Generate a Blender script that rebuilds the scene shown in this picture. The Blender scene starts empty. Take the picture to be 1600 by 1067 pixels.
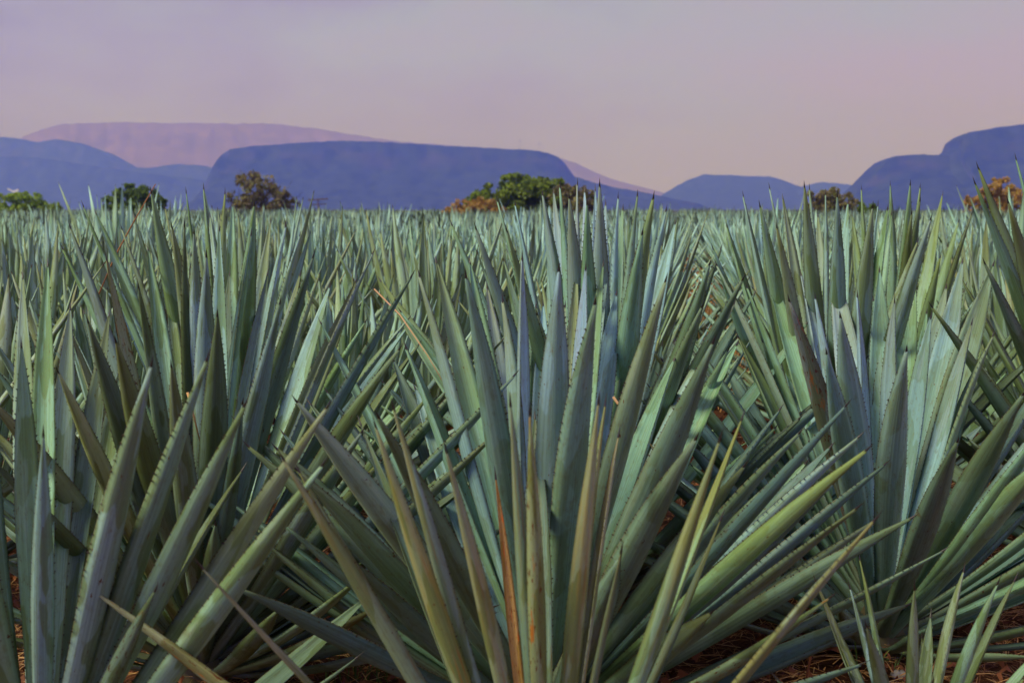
import bpy, math, random
import numpy as np
from mathutils import Vector, Matrix, noise as mnoise

# ------------------------------------------------------------------ camera
sc = bpy.context.scene
C = sc.collection
R = math.radians
FPX = 2222.0                      # focal length in pixels of a 1600 px wide frame
CAM_Z = 1.6
PITCH = math.atan(206.5 / FPX)    # horizon sits above the frame's middle
cam_d = bpy.data.cameras.new('camera'); cam = bpy.data.objects.new('camera', cam_d); C.objects.link(cam)
cam_d.sensor_width = 36; cam_d.lens = FPX * 36 / 1600
cam.location = (0, 0, CAM_Z); cam.rotation_euler = (math.pi / 2 - PITCH, 0, 0)
cam_d.clip_start = 0.05; cam_d.clip_end = 80000
cam_d.dof.use_dof = True; cam_d.dof.focus_distance = 5.2; cam_d.dof.aperture_fstop = 5.6
sc.camera = cam

# ------------------------------------------------------------------ light
SUN_EL, SUN_AZ = R(48), R(-62)    # azimuth from +Y towards +X: light comes from the left, a little ahead
world = bpy.data.worlds.new('World'); sc.world = world; world.use_nodes = True
wn, wl = world.node_tree.nodes, world.node_tree.links
wn.clear()
wout = wn.new('ShaderNodeOutputWorld'); wbg = wn.new('ShaderNodeBackground')
sky = wn.new('ShaderNodeTexSky'); sky.sky_type = 'NISHITA'; sky.sun_disc = False
sky.sun_elevation = SUN_EL; sky.sun_rotation = SUN_AZ
sky.dust_density = 6; sky.air_density = 1.5; sky.ozone_density = 2
wtc = wn.new('ShaderNodeTexCoord')
wmap = wn.new('ShaderNodeMapping'); wmap.inputs['Scale'].default_value = (4.0, 4.0, 10.0)
wmap.inputs['Location'].default_value = (0.35, 0.0, 0.2)
wno = wn.new('ShaderNodeTexNoise'); wno.inputs['Scale'].default_value = 1.0; wno.inputs['Detail'].default_value = 5; wno.inputs['Roughness'].default_value = 0.55
wr = wn.new('ShaderNodeValToRGB')
wr.color_ramp.elements[0].position = 0.0; wr.color_ramp.elements[0].color = (2.3, 1.85, 3.1, 1)
wr.color_ramp.elements[1].position = 1.0; wr.color_ramp.elements[1].color = (4.6, 3.6, 5.0, 1)
e = wr.color_ramp.elements.new(0.32); e.color = (3.5, 3.1, 4.7, 1)
e = wr.color_ramp.elements.new(0.55); e.color = (3.95, 4.05, 4.9, 1)
wmx = wn.new('ShaderNodeMixRGB'); wmx.inputs['Fac'].default_value = 0.86
wl.new(wtc.outputs['Generated'], wmap.inputs['Vector']); wl.new(wmap.outputs[0], wno.inputs['Vector'])
wsx = wn.new('ShaderNodeSeparateXYZ'); wl.new(wtc.outputs['Generated'], wsx.inputs[0])
wgx = wn.new('ShaderNodeMapRange'); wgx.inputs['From Min'].default_value = -0.40; wgx.inputs['From Max'].default_value = 0.42
wl.new(wsx.outputs['X'], wgx.inputs['Value'])
wad = wn.new('ShaderNodeMath'); wad.operation = 'MULTIPLY_ADD'; wl.new(wno.outputs['Fac'], wad.inputs[0]); wad.inputs[1].default_value = 1.9; wad.inputs[2].default_value = -0.95
wad2 = wn.new('ShaderNodeMath'); wad2.operation = 'ADD'; wl.new(wad.outputs[0], wad2.inputs[0]); wl.new(wgx.outputs[0], wad2.inputs[1])
wl.new(wad2.outputs[0], wr.inputs['Fac'])
# brighter, bluer sky band round the horizon, added to offset the haze's dimming
wsep = wn.new('ShaderNodeSeparateXYZ'); wl.new(wtc.outputs['Generated'], wsep.inputs[0])
wmr = wn.new('ShaderNodeMapRange'); wmr.inputs['From Min'].default_value = 0.0; wmr.inputs['From Max'].default_value = 0.16
wmr.inputs['To Min'].default_value = 0.85; wmr.inputs['To Max'].default_value = 0.0
wl.new(wsep.outputs['Z'], wmr.inputs['Value'])
whorizon = wn.new('ShaderNodeMixRGB'); whorizon.inputs['Color2'].default_value = (5.5, 4.2, 13.0, 1)
wl.new(wmr.outputs[0], whorizon.inputs['Fac']); wl.new(wr.outputs['Color'], whorizon.inputs['Color1'])
wl.new(sky.outputs['Color'], wmx.inputs['Color1']); wl.new(whorizon.outputs['Color'], wmx.inputs['Color2'])
wl.new(wmx.outputs['Color'], wbg.inputs['Color']); wbg.inputs['Strength'].default_value = 0.097
wl.new(wbg.outputs[0], wout.inputs['Surface'])

sun_d = bpy.data.lights.new('sun', 'SUN'); sun = bpy.data.objects.new('sun', sun_d); C.objects.link(sun)
sun_d.energy = 2.9; sun_d.angle = R(20); sun_d.color = (1.0, 0.96, 0.80)
sdir = Vector((math.sin(SUN_AZ) * math.cos(SUN_EL), math.cos(SUN_AZ) * math.cos(SUN_EL) * 0.0 - 0.42, math.sin(SUN_EL)))
SUN_AZ2 = math.atan2(sdir.x, sdir.y)
sky.sun_rotation = SUN_AZ2
sun.rotation_euler = sdir.to_track_quat('Z', 'Y').to_euler()

vs = sc.view_settings
vs.view_transform = 'Standard'; vs.look = 'None'; vs.exposure = 0.24; vs.gamma = 1.0
vs.use_curve_mapping = False
cy = sc.cycles
cy.use_denoising = True
cy.max_bounces = 6; cy.diffuse_bounces = 3; cy.glossy_bounces = 2; cy.transmission_bounces = 2
cy.volume_bounces = 4; cy.transparent_max_bounces = 4
cy.sample_clamp_indirect = 6

rnd = random.Random(7)

# ------------------------------------------------------------------ helpers
def ray(px, py):
    a, b = (px - 800) / FPX, -(py - 533.5) / FPX
    return Vector((a, math.cos(PITCH) + b * math.sin(PITCH), -math.sin(PITCH) + b * math.cos(PITCH)))

def ground(px, py):
    d = ray(px, py); t = -CAM_Z / d.z
    return Vector((d.x * t, d.y * t, 0))

def at(px, py, Y):
    d = ray(px, py); t = Y / d.y
    return Vector((d.x * t, Y, CAM_Z + d.z * t))

def link(o, parent=None):
    C.objects.link(o)
    if parent: o.parent = parent
    return o

def mesh_of(name, verts, faces, mats, mat_idx=None, uvs=None, smooth=True):
    me = bpy.data.meshes.new(name); me.from_pydata([tuple(v) for v in verts], [], faces)
    for m in (mats if isinstance(mats, (list, tuple)) else [mats]): me.materials.append(m)
    if mat_idx is not None: me.polygons.foreach_set('material_index', mat_idx)
    if uvs is not None:
        uvl = me.uv_layers.new(name='UVMap')
        li = np.empty(len(me.loops), dtype=np.int32); me.loops.foreach_get('vertex_index', li)
        uvl.data.foreach_set('uv', np.asarray(uvs, dtype=np.float32)[li].ravel())
    if smooth: me.polygons.foreach_set('use_smooth', [True] * len(me.polygons))
    me.update()
    return me

def obj(name, me, parent=None, **props):
    o = bpy.data.objects.new(name, me); link(o, parent)
    for k, v in props.items(): o[k] = v
    return o

def thing(name, loc, label, cat, group=None):
    o = bpy.data.objects.new(name, None); C.objects.link(o); o.location = loc
    o.empty_display_size = 0.2
    o['label'] = label; o['category'] = cat
    if group: o['group'] = group
    return o

# ------------------------------------------------------------------ materials
def new_mat(name):
    m = bpy.data.materials.new(name); m.use_nodes = True
    nt = m.node_tree; b = nt.nodes['Principled BSDF']
    return m, nt, b

def N(nt, t, **kw):
    n = nt.nodes.new(t)
    for k, v in kw.items():
        if k in n.inputs: n.inputs[k].default_value = v
        else: setattr(n, k, v)
    return n

def mixc(nt, fac, c1, c2, blend='MIX'):
    n = nt.nodes.new('ShaderNodeMixRGB'); n.blend_type = blend
    for s, v in (('Fac', fac), ('Color1', c1), ('Color2', c2)):
        if hasattr(v, 'links') or isinstance(v, bpy.types.NodeSocket): nt.links.new(v, n.inputs[s])
        else: n.inputs[s].default_value = v if s == 'Fac' else (*v, 1)
    return n.outputs['Color']

def math_n(nt, op, a, b=None, clamp=False):
    n = nt.nodes.new('ShaderNodeMath'); n.operation = op; n.use_clamp = clamp
    for i, v in enumerate((a, b)):
        if v is None: continue
        if isinstance(v, bpy.types.NodeSocket): nt.links.new(v, n.inputs[i])
        else: n.inputs[i].default_value = v
    return n.outputs[0]

def ramp(nt, fac, lo, hi, vlo=0.0, vhi=1.0):
    n = nt.nodes.new('ShaderNodeMapRange'); n.clamp = True
    nt.links.new(fac, n.inputs['Value'])
    n.inputs['From Min'].default_value = lo; n.inputs['From Max'].default_value = hi
    n.inputs['To Min'].default_value = vlo; n.inputs['To Max'].default_value = vhi
    return n.outputs[0]

def leaf_material(name, scar=0.0, coarse=False, dry=False, blue=False):
    m, nt, b = new_mat(name)
    uv = N(nt, 'ShaderNodeUVMap'); sep = N(nt, 'ShaderNodeSeparateXYZ'); nt.links.new(uv.outputs[0], sep.inputs[0])
    U, V = sep.outputs['X'], sep.outputs['Y']
    oi = N(nt, 'ShaderNodeObjectInfo'); geo = N(nt, 'ShaderNodeNewGeometry')
    rn = math_n(nt, 'FRACT', math_n(nt, 'ADD', oi.outputs['Random'], geo.outputs['Random Per Island'] if coarse else 0.0))
    seed = math_n(nt, 'MULTIPLY', rn, 87.0)
    def nz(su, sv, detail=2, rough=0.5, off=0.0):
        cmb = N(nt, 'ShaderNodeCombineXYZ')
        nt.links.new(math_n(nt, 'MULTIPLY', U, su), cmb.inputs[0])
        nt.links.new(math_n(nt, 'MULTIPLY', V, sv), cmb.inputs[1])
        nt.links.new(math_n(nt, 'ADD', seed, off), cmb.inputs[2])
        t = N(nt, 'ShaderNodeTexNoise', Scale=1.0, Detail=detail, Roughness=rough); nt.links.new(cmb.outputs[0], t.inputs['Vector'])
        return t.outputs['Fac']
    # waxy blue bloom over green, per-leaf mix
    base = mixc(nt, ramp(nt, rn, 0.1, 0.9), (0.240, 0.375, 0.330), (0.262, 0.360, 0.235))
    base = mixc(nt, ramp(nt, nz(1.2, 2.2), 0.35, 0.65), base, (0.295, 0.425, 0.375))
    if blue: base = mixc(nt, 0.65, base, (0.250, 0.405, 0.410))
    if not coarse:
        # bloom rubbed or pressed off by the neighbour leaves: sharp-edged darker, greener bands
        band = ramp(nt, nz(1.6, 5.5, 2, 0.4, 11.0), 0.515, 0.535)
        base = mixc(nt, math_n(nt, 'MULTIPLY', band, 0.42 if blue else 0.70), base, (0.145, 0.205, 0.070))
        band2 = ramp(nt, nz(2.6, 4.0, 1, 0.4, 23.0), 0.60, 0.64)
        base = mixc(nt, math_n(nt, 'MULTIPLY', band2, 0.45), base, (0.34, 0.43, 0.42))
        # lengthwise fibres
        st = nz(26, 1.6, 3, 0.6, 5.0)
        base = mixc(nt, 0.75, base, mixc(nt, ramp(nt, st, 0.3, 0.7), (0.62, 0.62, 0.62), (1.18, 1.18, 1.18)), 'MULTIPLY')
        # mottled grime and little brown scars
        gr = nz(9, 40, 4, 0.65, 2.0)
        base = mixc(nt, math_n(nt, 'MULTIPLY', ramp(nt, gr, 0.52, 0.70), 0.5), base, (0.17, 0.16, 0.085))
        sc1 = nz(14, 55, 2, 0.5, 31.0)
        base = mixc(nt, ramp(nt, sc1, 0.715 - 0.08 * scar, 0.735 - 0.08 * scar), base, (0.13, 0.06, 0.03))
    if not coarse:
        # long rubbed marks down the blade and pale wax flecks
        rub = nz(5.0, 1.3, 5, 0.72, 91.0)
        base = mixc(nt, math_n(nt, 'MULTIPLY', ramp(nt, rub, 0.56, 0.60), 0.22 if blue else 0.38), base, (0.155, 0.200, 0.085))
        fl = nz(60, 160, 2, 0.5, 97.0)
        base = mixc(nt, math_n(nt, 'MULTIPLY', ramp(nt, fl, 0.66, 0.74), 0.4), base, (0.46, 0.50, 0.42))
        big = nz(2.5, 9.0, 5, 0.75, 103.0)
        base = mixc(nt, math_n(nt, 'MULTIPLY', ramp(nt, big, 0.66, 0.69), 0.7), base, (0.16, 0.11, 0.055))
    # old olive colouring towards the tip on some leaves
    tipo = math_n(nt, 'MULTIPLY', ramp(nt, V, 0.55, 0.95), ramp(nt, rn, 0.45, 0.9))
    base = mixc(nt, math_n(nt, 'MULTIPLY', tipo, 0.65), base, (0.20, 0.20, 0.07))
    if dry:
        dn = math_n(nt, 'ADD', nz(2.2, 3.0, 4, 0.6, 71.0), math_n(nt, 'MULTIPLY', V, 0.22))
        base = mixc(nt, math_n(nt, 'MULTIPLY', ramp(nt, dn, 0.62, 0.80), 0.5), base, (0.38, 0.31, 0.12))
        base = mixc(nt, math_n(nt, 'MULTIPLY', ramp(nt, nz(12, 5.0, 3, 0.6, 77.0), 0.6, 0.68), 0.6), base, (0.30, 0.13, 0.04))
    if scar:
        sb = nz(3.0, 7.0, 4, 0.7, 51.0)
        base = mixc(nt, ramp(nt, sb, 0.60, 0.66), base, (0.40, 0.17, 0.05))
        base = mixc(nt, ramp(nt, nz(5, 16, 4, 0.7, 61.0), 0.62, 0.65), base, (0.10, 0.045, 0.02))
    base = mixc(nt, 1.0, base, oi.outputs['Color'], 'MULTIPLY')
    base = mixc(nt, math_n(nt, 'MULTIPLY', ramp(nt, V, 0.22, 0.0), 0.4), base, (0.19, 0.12, 0.075))
    # toothed margin: thin brown line, then the dark dried end
    ed = math_n(nt, 'ABSOLUTE', math_n(nt, 'SUBTRACT', U, 0.5))
    base = mixc(nt, math_n(nt, 'MULTIPLY', ramp(nt, ed, 0.475, 0.497), 0.6), base, (0.16, 0.11, 0.05))
    base = mixc(nt, ramp(nt, V, 0.980, 0.990), base, (0.045, 0.026, 0.020))
    nt.links.new(base, b.inputs['Base Color'])
    b.inputs['Roughness'].default_value = 0.52
    b.inputs['Specular IOR Level'].default_value = 0.22
    if not coarse:
        bp = N(nt, 'ShaderNodeBump', Strength=0.35, Distance=0.004)
        hh = math_n(nt, 'ADD', math_n(nt, 'MULTIPLY', nz(30, 2.5, 2, 0.6, 5.0), 0.7), math_n(nt, 'MULTIPLY', nz(8, 30, 3, 0.6, 9.0), 0.5))
        nt.links.new(hh, bp.inputs['Height']); nt.links.new(bp.outputs[0], b.inputs['Normal'])
        nt.links.new(ramp(nt, nz(4, 20, 3, 0.5, 3.0), 0.3, 0.7, 0.5, 0.75), b.inputs['Roughness'])
    return m

def plain(name, col, rough=0.8, var=None, scale=8.0, spec=0.2):
    m, nt, b = new_mat(name)
    b.inputs['Roughness'].default_value = rough; b.inputs['Specular IOR Level'].default_value = spec
    if var is None: b.inputs['Base Color'].default_value = (*col, 1); return m
    tc = N(nt, 'ShaderNodeTexCoord'); t = N(nt, 'ShaderNodeTexNoise', Scale=scale, Detail=4.0, Roughness=0.6)
    nt.links.new(tc.outputs['Object'], t.inputs['Vector'])
    g = N(nt, 'ShaderNodeNewGeometry')
    f = math_n(nt, 'ADD', math_n(nt, 'MULTIPLY', t.outputs['Fac'], 0.5), math_n(nt, 'MULTIPLY', g.outputs['Random Per Island'], 0.5))
    nt.links.new(mixc(nt, ramp(nt, f, 0.2, 0.8), col, var), b.inputs['Base Color'])
    return m

M_LEAF = leaf_material('agave_leaf')
M_SCAR = leaf_material('agave_leaf_scarred', scar=1.0)
M_BLUE = leaf_material('agave_leaf_waxy_blue', blue=True)
M_DRY = leaf_material('agave_leaf_drying', dry=True)
M_LEAF_FAR = leaf_material('agave_leaf_far', coarse=True)
M_TOOTH = plain('tooth_brown', (0.045, 0.022, 0.015), 0.5)
M_SPINE = plain('spine_brown', (0.03, 0.02, 0.018), 0.35, spec=0.5)
M_CORE = plain('agave_stem', (0.20, 0.19, 0.10), 0.8, (0.10, 0.07, 0.04), 20)
M_STRAW = plain('straw', (0.58, 0.26, 0.08), 0.8, (0.66, 0.44, 0.20), 3)
M_RUST = plain('rust_litter', (0.17, 0.06, 0.025), 0.85, (0.44, 0.20, 0.085), 6)
M_DEAD = plain('dead_leaf', (0.30, 0.10, 0.035), 0.75, (0.16, 0.06, 0.03), 12)
M_STALK = plain('dry_stalk', (0.45, 0.22, 0.10), 0.7, (0.55, 0.36, 0.2), 12)
M_WEED = plain('weed_green', (0.09, 0.16, 0.03), 0.6, (0.14, 0.22, 0.05), 9)
M_STONE = plain('pale_stone', (0.55, 0.52, 0.47), 0.85, (0.35, 0.31, 0.27), 30)

# ------------------------------------------------------------------ agave leaves
WP = [(0, .80), (.08, .66), (.2, .70), (.35, .86), (.5, .97), (.6, 1.0), (.7, .90), (.8, .71), (.9, .38), (.955, .165), (.978, .085), (1.0, .0)]
def wprof(v):
    for (a, wa), (b_, wb) in zip(WP, WP[1:]):
        if v <= b_:
            return wa + (wb - wa) * (v - a) / (b_ - a)
    return 0.0

def build_leaf(P0, P1, P2, side, W, seg=20, cross=4, teeth=True, curl=0.5, thick=0.19, wob=0.0, tooth_seed=0, spine_cut=True, twist=0.0):
    """quadratic curve leaf: channelled inside, keeled outside, toothed edges. returns verts, faces, matidx, uvs, tip frame"""
    V, F, Mi, UV = [], [], [], []
    P0, P1, P2, side = Vector(P0), Vector(P1), Vector(P2), Vector(side)
    rr = random.Random(tooth_seed)
    end = 0.978 if spine_cut else 1.0
    rings = []; per = 2 * cross
    wa, wb = rr.uniform(0, 6.28), rr.uniform(0, 6.28)
    L = (P2 - P0).length
    frames = []
    for i in range(seg + 1):
        v = (i / seg) * end
        v = v ** 0.93
        p = P0 * (1 - v) ** 2 + P1 * 2 * v * (1 - v) + P2 * v * v
        t = ((P1 - P0) * (1 - v) + (P2 - P1) * v).normalized()
        s = (side - t * side.dot(t)).normalized()
        n = s.cross(t).normalized()
        if twist:
            q = Matrix.Rotation(twist * v, 3, t); s = q @ s; n = q @ n
        h = max(W * 0.5 * wprof(v), W * 0.015)
        if wob: p = p + s * (math.sin(v * 5 + wa) * wob) + n * (math.sin(v * 4 + wb) * wob)
        frames.append((p, s, n, h, v, t))
        cu = curl * (0.75 + 0.9 * max(0, v - 0.55)) if v > .1 else curl * .9
        ring = []
        th = thick * (1.25 - 0.5 * min(v * 1.3, 1.0)) * max(h / (W * 0.5), 0.35) * W * 0.5 * 1.3
        for k in range(cross + 1):            # inner face, edge to edge
            x = -1 + 2 * k / cross
            ring.append((x, cu * h * (x * x)))
        for k in range(1, cross):             # outer face back
            x = 1 - 2 * k / cross
            ring.append((x * 0.98, cu * h * (x * x) - th * (1 - abs(x) ** 2.2) - 0.002 * W))
        for (x, z) in ring:
            V.append(p + s * (x * h) + n * z)
            UV.append((0.5 + 0.5 * x, v))
    for i in range(seg):
        a, b = i * per, (i + 1) * per
        for k in range(per):
            k2 = (k + 1) % per
            F.append((a + k, a + k2, b + k2, b + k)); Mi.append(0)
    # closed tip
    tipc = len(V); pe = P0 * (1 - end) ** 2 + P1 * 2 * end * (1 - end) + P2 * end * end
    V.append(P2 if not spine_cut else frames[-1][0] + frames[-1][5] * 0.002); UV.append((0.5, 1.0 if not spine_cut else end))
    a = seg * per
    for k in range(per): F.append((a + k, a + (k + 1) % per, tipc)); Mi.append(0)
    if teeth:
        n_t = int(L * 0.9 / 0.021)
        for sgn in (-1, 1):
            for j in range(n_t):
                v = 0.08 + 0.86 * (j + rr.uniform(-.42, .42)) / n_t
                fi = min(max(v / end, 0), 0.999) ** (1 / 0.93) * seg; i0 = min(int(fi), seg - 1); f = fi - i0
                A, B = frames[i0], frames[i0 + 1]
                p = A[0].lerp(B[0], f); s = A[1]; n = A[2]; t = A[5]; h = A[3] * (1 - f) + B[3] * f
                cu = curl * (0.75 + 0.9 * max(0, v - 0.55))
                e = p + s * (sgn * h * 0.985) + n * (cu * h)
                sz = rr.uniform(0.0024, 0.0054) * min(1.0, W / 0.07)
                q = len(V)
                V += [e - t * sz * 0.6, e + t * sz * 0.6, e + s * sgn * sz * 1.05 + t * sz * 0.55 + n * sz * 0.2, e - n * sz * 0.5 - s * sgn * 0.001]
                UV += [(0.5, v)] * 4
                F += [(q, q + 1, q + 2), (q, q + 2, q + 3), (q + 1, q + 3, q + 2)]; Mi += [1, 1, 1]
    return V, F, Mi, UV, frames[-1]

def spine_mesh(fr, tip, W):
    p, s, n, h, v, t = fr
    r = max(h * 1.02, 0.0028); L = max((tip - p).length, 0.03)
    V, F, UV = [], [], []
    K = 6
    for j, (f, rr) in enumerate(((-.12, 1.0), (0.08, .98), (.45, .55), (.85, .18))):
        for k in range(K):
            a = 6.2832 * k / K
            V.append(p + t * (f * L) + s * math.cos(a) * r * rr + n * (math.sin(a) * r * rr * .9 + h * 0.15))
    for j in range(3):
        for k in range(K): F.append((j * K + k, j * K + (k + 1) % K, (j + 1) * K + (k + 1) % K, (j + 1) * K + k))
    V.append(p + t * L); c = len(V) - 1
    for k in range(K): F.append((3 * K + k, 3 * K + (k + 1) % K, c))
    return mesh_of('spine', V, F, M_SPINE)

def core_mesh(r, h):
    V, F = [], []; K = 12; prof = [(0.0, 1.0), (.25, 1.12), (.55, 1.0), (.8, .75), (1.0, .35)]
    for (z, rr) in prof:
        for k in range(K):
            a = 6.2832 * k / K; q = r * rr * (1 + .07 * math.sin(k * 3.1 + z * 9)); V.append((q * math.cos(a), q * math.sin(a), -0.04 + (h + .04) * z))
    for j in range(len(prof) - 1):
        for k in range(K): F.append((j * K + k, j * K + (k + 1) % K, (j + 1) * K + (k + 1) % K, (j + 1) * K + k))
    V.append((0, 0, h * 1.05)); c = len(V) - 1; j = len(prof) - 1
    for k in range(K): F.append((j * K + k, j * K + (k + 1) % K, c))
    return mesh_of('stem', V, F, M_CORE)

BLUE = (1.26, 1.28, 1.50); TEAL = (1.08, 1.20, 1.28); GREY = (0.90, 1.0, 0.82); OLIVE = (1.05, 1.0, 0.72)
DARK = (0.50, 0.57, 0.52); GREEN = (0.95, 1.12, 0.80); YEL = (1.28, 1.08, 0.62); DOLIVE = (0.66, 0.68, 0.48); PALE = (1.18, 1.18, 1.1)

LOW_SHADE = (0.55, 0.60, 0.45)  # olive tint for low filler leaves, their shade put into the colour
class Hero:
    """a near agave: traced leaves plus filler leaves behind and below, every leaf a part of its own"""
    def __init__(self, loc, label, L=1.45, W=0.085, tint=BLUE, seed=1, name='agave_plant', core=(0.13, 0.42), cat='agave', wk=.92):
        self.loc = Vector(loc); self.L = L; self.W = W; self.tint = tint; self.r = random.Random(seed); self.core = core; self.wk = wk; self.mat = M_DRY if 1.0 < L < 1.3 else (M_BLUE if wk >= 1.0 else M_LEAF)
        self.e = thing(name, self.loc, label, cat, 'agaves of the near rows')
        obj('stem', core_mesh(core[0] * .75, core[1] * .55), self.e)
        self.used = []
    def put(self, tip, W=None, tint=None, bend=None, scar=False, curl=None, label=None, roll=None, seg=22, cross=6, spine=True):
        """tip in plant space"""
        r = self.r; tip = Vector(tip); W = (W or self.W * r.uniform(.92, 1.08)) * self.wk; tint = tint or self.tint
        hz = Vector((tip.x, tip.y, 0)); rad = hz.length
        a = hz.normalized() if rad > 1e-3 else Vector((1, 0, 0))
        el = math.atan2(tip.z - self.core[1] * .5, rad)
        root = a * self.core[0] * (1.0 - .7 * max(0, math.sin(el))) ; root.z = self.core[1] * (0.05 + 0.5 * max(0.0, math.sin(el)) ** 2)
        d = tip - root; L = d.length
        if bend is None: bend = r.uniform(-.035, .02) - 0.06 * (1 - math.sin(max(el, 0)))
        n_up = d.normalized().cross(Vector((-a.y, a.x, 0))).normalized()
        if n_up.z < 0: n_up = -n_up
        P1 = root + d * 0.5 + n_up * bend * L * 1.0
        side = Vector((-a.y, a.x, 0))
        # oriented so the channel faces the plant's axis
        if side.cross(d.normalized()).dot(-a + Vector((0, 0, .5))) < 0: side = -side
        ro = roll if roll is not None else r.uniform(-.45, .45)
        side = Matrix.Rotation(ro, 3, d.normalized()) @ side
        sd = r.randrange(1 << 30)
        V, F, Mi, UV, fr = build_leaf(root, P1, tip, side, W, seg, cross, True, curl if curl is not None else r.uniform(.4, .8), r.uniform(.24, .34), L * r.uniform(0.001, .004), sd, True, r.uniform(-.25, .25))
        o = obj('leaf', mesh_of('leaf', V, F, [M_SCAR if scar else self.mat, M_TOOTH], Mi, UV), self.e)
        v = r.uniform(.92, 1.07)
        v *= .97
        o.color = (tint[0] * v * r.uniform(.97, 1.03), tint[1] * v, tint[2] * v * r.uniform(.95, 1.05), 1)
        if label: o['label'] = label
        if spine: obj('spine', spine_mesh(fr, tip, W), o)
        self.used.append((math.atan2(tip.y, tip.x), el))
        return o
    def px(self, tx, ty, side='m', L=None, **kw):
        """tip that the photo shows at pixel (tx, ty): placed where a leaf of length L from this plant's heart ends"""
        L = L or self.L
        c = self.loc + Vector((0, 0, self.core[1] * .45)); d = ray(tx, ty); o = Vector((0, 0, CAM_Z))
        d = d.normalized(); oc = o - c; b = oc.dot(d); q = b * b - (oc.dot(oc) - L * L)
        t = -b
        if q > 0 and side != 'm': t += (-1 if side == 'f' else 1) * math.sqrt(q)
        return self.put(o + d * t - self.loc, **kw)
    def fill(self, n, az=(0, 360), el=(20, 80), L=None, tints=None, W=None, **kw):
        r = self.r
        for i in range(n):
            A = R(az[0] + (az[1] - az[0]) * (i + r.random()) / n); E = R(r.uniform(*el)); l = (L or self.L) * r.uniform(.85, 1.0)
            z0 = self.core[1] * .45
            tip = Vector((math.cos(A) * math.cos(E) * l, math.sin(A) * math.cos(E) * l, max(z0 + math.sin(E) * l, .05)))
            self.put(tip, tint=r.choice(tints) if tints else None, W=W, **kw)

# ------------------------------------------------------------------ setting: ground
def ground_sheet():
    # fine sheet near the camera running out to the horizon, spacing growing with distance
    ys = [-40, -10, 0, 1.5]; y = 2.6
    while y < 14: ys.append(y); y += 0.06
    while y < 60: ys.append(y); y *= 1.05
    while y < 12500: ys.append(y); y *= 1.35
    ys.append(12500)
    xs = []
    x = -6.0
    while x <= 6.0: xs.append(x); x += 0.07
    ext = []; x = 6.4
    while x < 12500: ext.append(x); x = x * 1.3
    ext.append(12500)
    xs = [-e for e in reversed(ext)] + xs + ext
    V = []
    for y in ys:
        for x in xs:
            z = 0.0
            if 2 < y < 60 and abs(x) < 25:
                z = 0.055 * mnoise.noise(Vector((x * 1.1, y * 1.1, 0))) + 0.03 * mnoise.noise(Vector((x * 5, y * 5, 3))) + 0.02 * mnoise.noise(Vector((x * 14, y * 14, 7)))
                z -= 0.02
            V.append((x, y, z))
    nx = len(xs); F = [(j * nx + i, j * nx + i + 1, (j + 1) * nx + i + 1, (j + 1) * nx + i) for j in range(len(ys) - 1) for i in range(nx - 1)]
    m, nt, b = new_mat('red_soil')
    tc = N(nt, 'ShaderNodeTexCoord')
    t1 = N(nt, 'ShaderNodeTexNoise', Scale=2.2, Detail=6.0, Roughness=.65); nt.links.new(tc.outputs['Object'], t1.inputs['Vector'])
    t2 = N(nt, 'ShaderNodeTexNoise', Scale=45.0, Detail=5.0, Roughness=.7); nt.links.new(tc.outputs['Object'], t2.inputs['Vector'])
    c = mixc(nt, ramp(nt, t1.outputs['Fac'], .35, .65), (0.085, 0.032, 0.016), (0.15, 0.060, 0.028))
    c = mixc(nt, ramp(nt, t2.outputs['Fac'], .50, .68), c, (0.035, 0.015, 0.010))
    c = mixc(nt, ramp(nt, t2.outputs['Fac'], .30, .40, 1, 0), c, (0.22, 0.10, 0.05))
    so = N(nt, 'ShaderNodeSeparateXYZ'); nt.links.new(tc.outputs['Object'], so.inputs[0])
    c = mixc(nt, ramp(nt, so.outputs['Y'], 120, 230), c, (0.075, 0.085, 0.045))
    nt.links.new(c, b.inputs['Base Color']); b.inputs['Roughness'].default_value = .95; b.inputs['Specular IOR Level'].default_value = .1
    bp = N(nt, 'ShaderNodeBump', Strength=.8, Distance=.02); nt.links.new(t2.outputs['Fac'], bp.inputs['Height']); nt.links.new(bp.outputs[0], b.inputs['Normal'])
    obj('ground', mesh_of('ground', V, F, m), kind='structure')
ground_sheet()

# ------------------------------------------------------------------ setting: mesas and hills
def hill_material(name, c1, c2, rock):
    m, nt, b = new_mat(name)
    tc = N(nt, 'ShaderNodeTexCoord'); t = N(nt, 'ShaderNodeTexNoise', Scale=.022, Detail=8.0, Roughness=.68); nt.links.new(tc.outputs['Object'], t.inputs['Vector'])
    mp = N(nt, 'ShaderNodeMapping'); mp.inputs['Scale'].default_value = (.010, .010, .016); nt.links.new(tc.outputs['Object'], mp.inputs['Vector'])
    t2 = N(nt, 'ShaderNodeTexNoise', Scale=1.0, Detail=5.0, Roughness=.6); nt.links.new(mp.outputs[0], t2.inputs['Vector'])
    g = N(nt, 'ShaderNodeNewGeometry'); s = N(nt, 'ShaderNodeSeparateXYZ'); nt.links.new(g.outputs['Normal'], s.inputs[0])
    c = mixc(nt, ramp(nt, t.outputs['Fac'], .38, .62), c1, c2)
    steep = ramp(nt, s.outputs['Z'], .75, .5)
    c = mixc(nt, math_n(nt, 'MULTIPLY', steep, ramp(nt, t2.outputs['Fac'], .45, .6)), c, rock)
    nt.links.new(c, b.inputs['Base Color']); b.inputs['Roughness'].default_value = .95; b.inputs['Specular IOR Level'].default_value = .05
    return m
MH1 = hill_material('mesa_scrub', (0.012, 0.022, 0.014), (0.042, 0.055, 0.030), (0.06, 0.055, 0.04))
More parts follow.
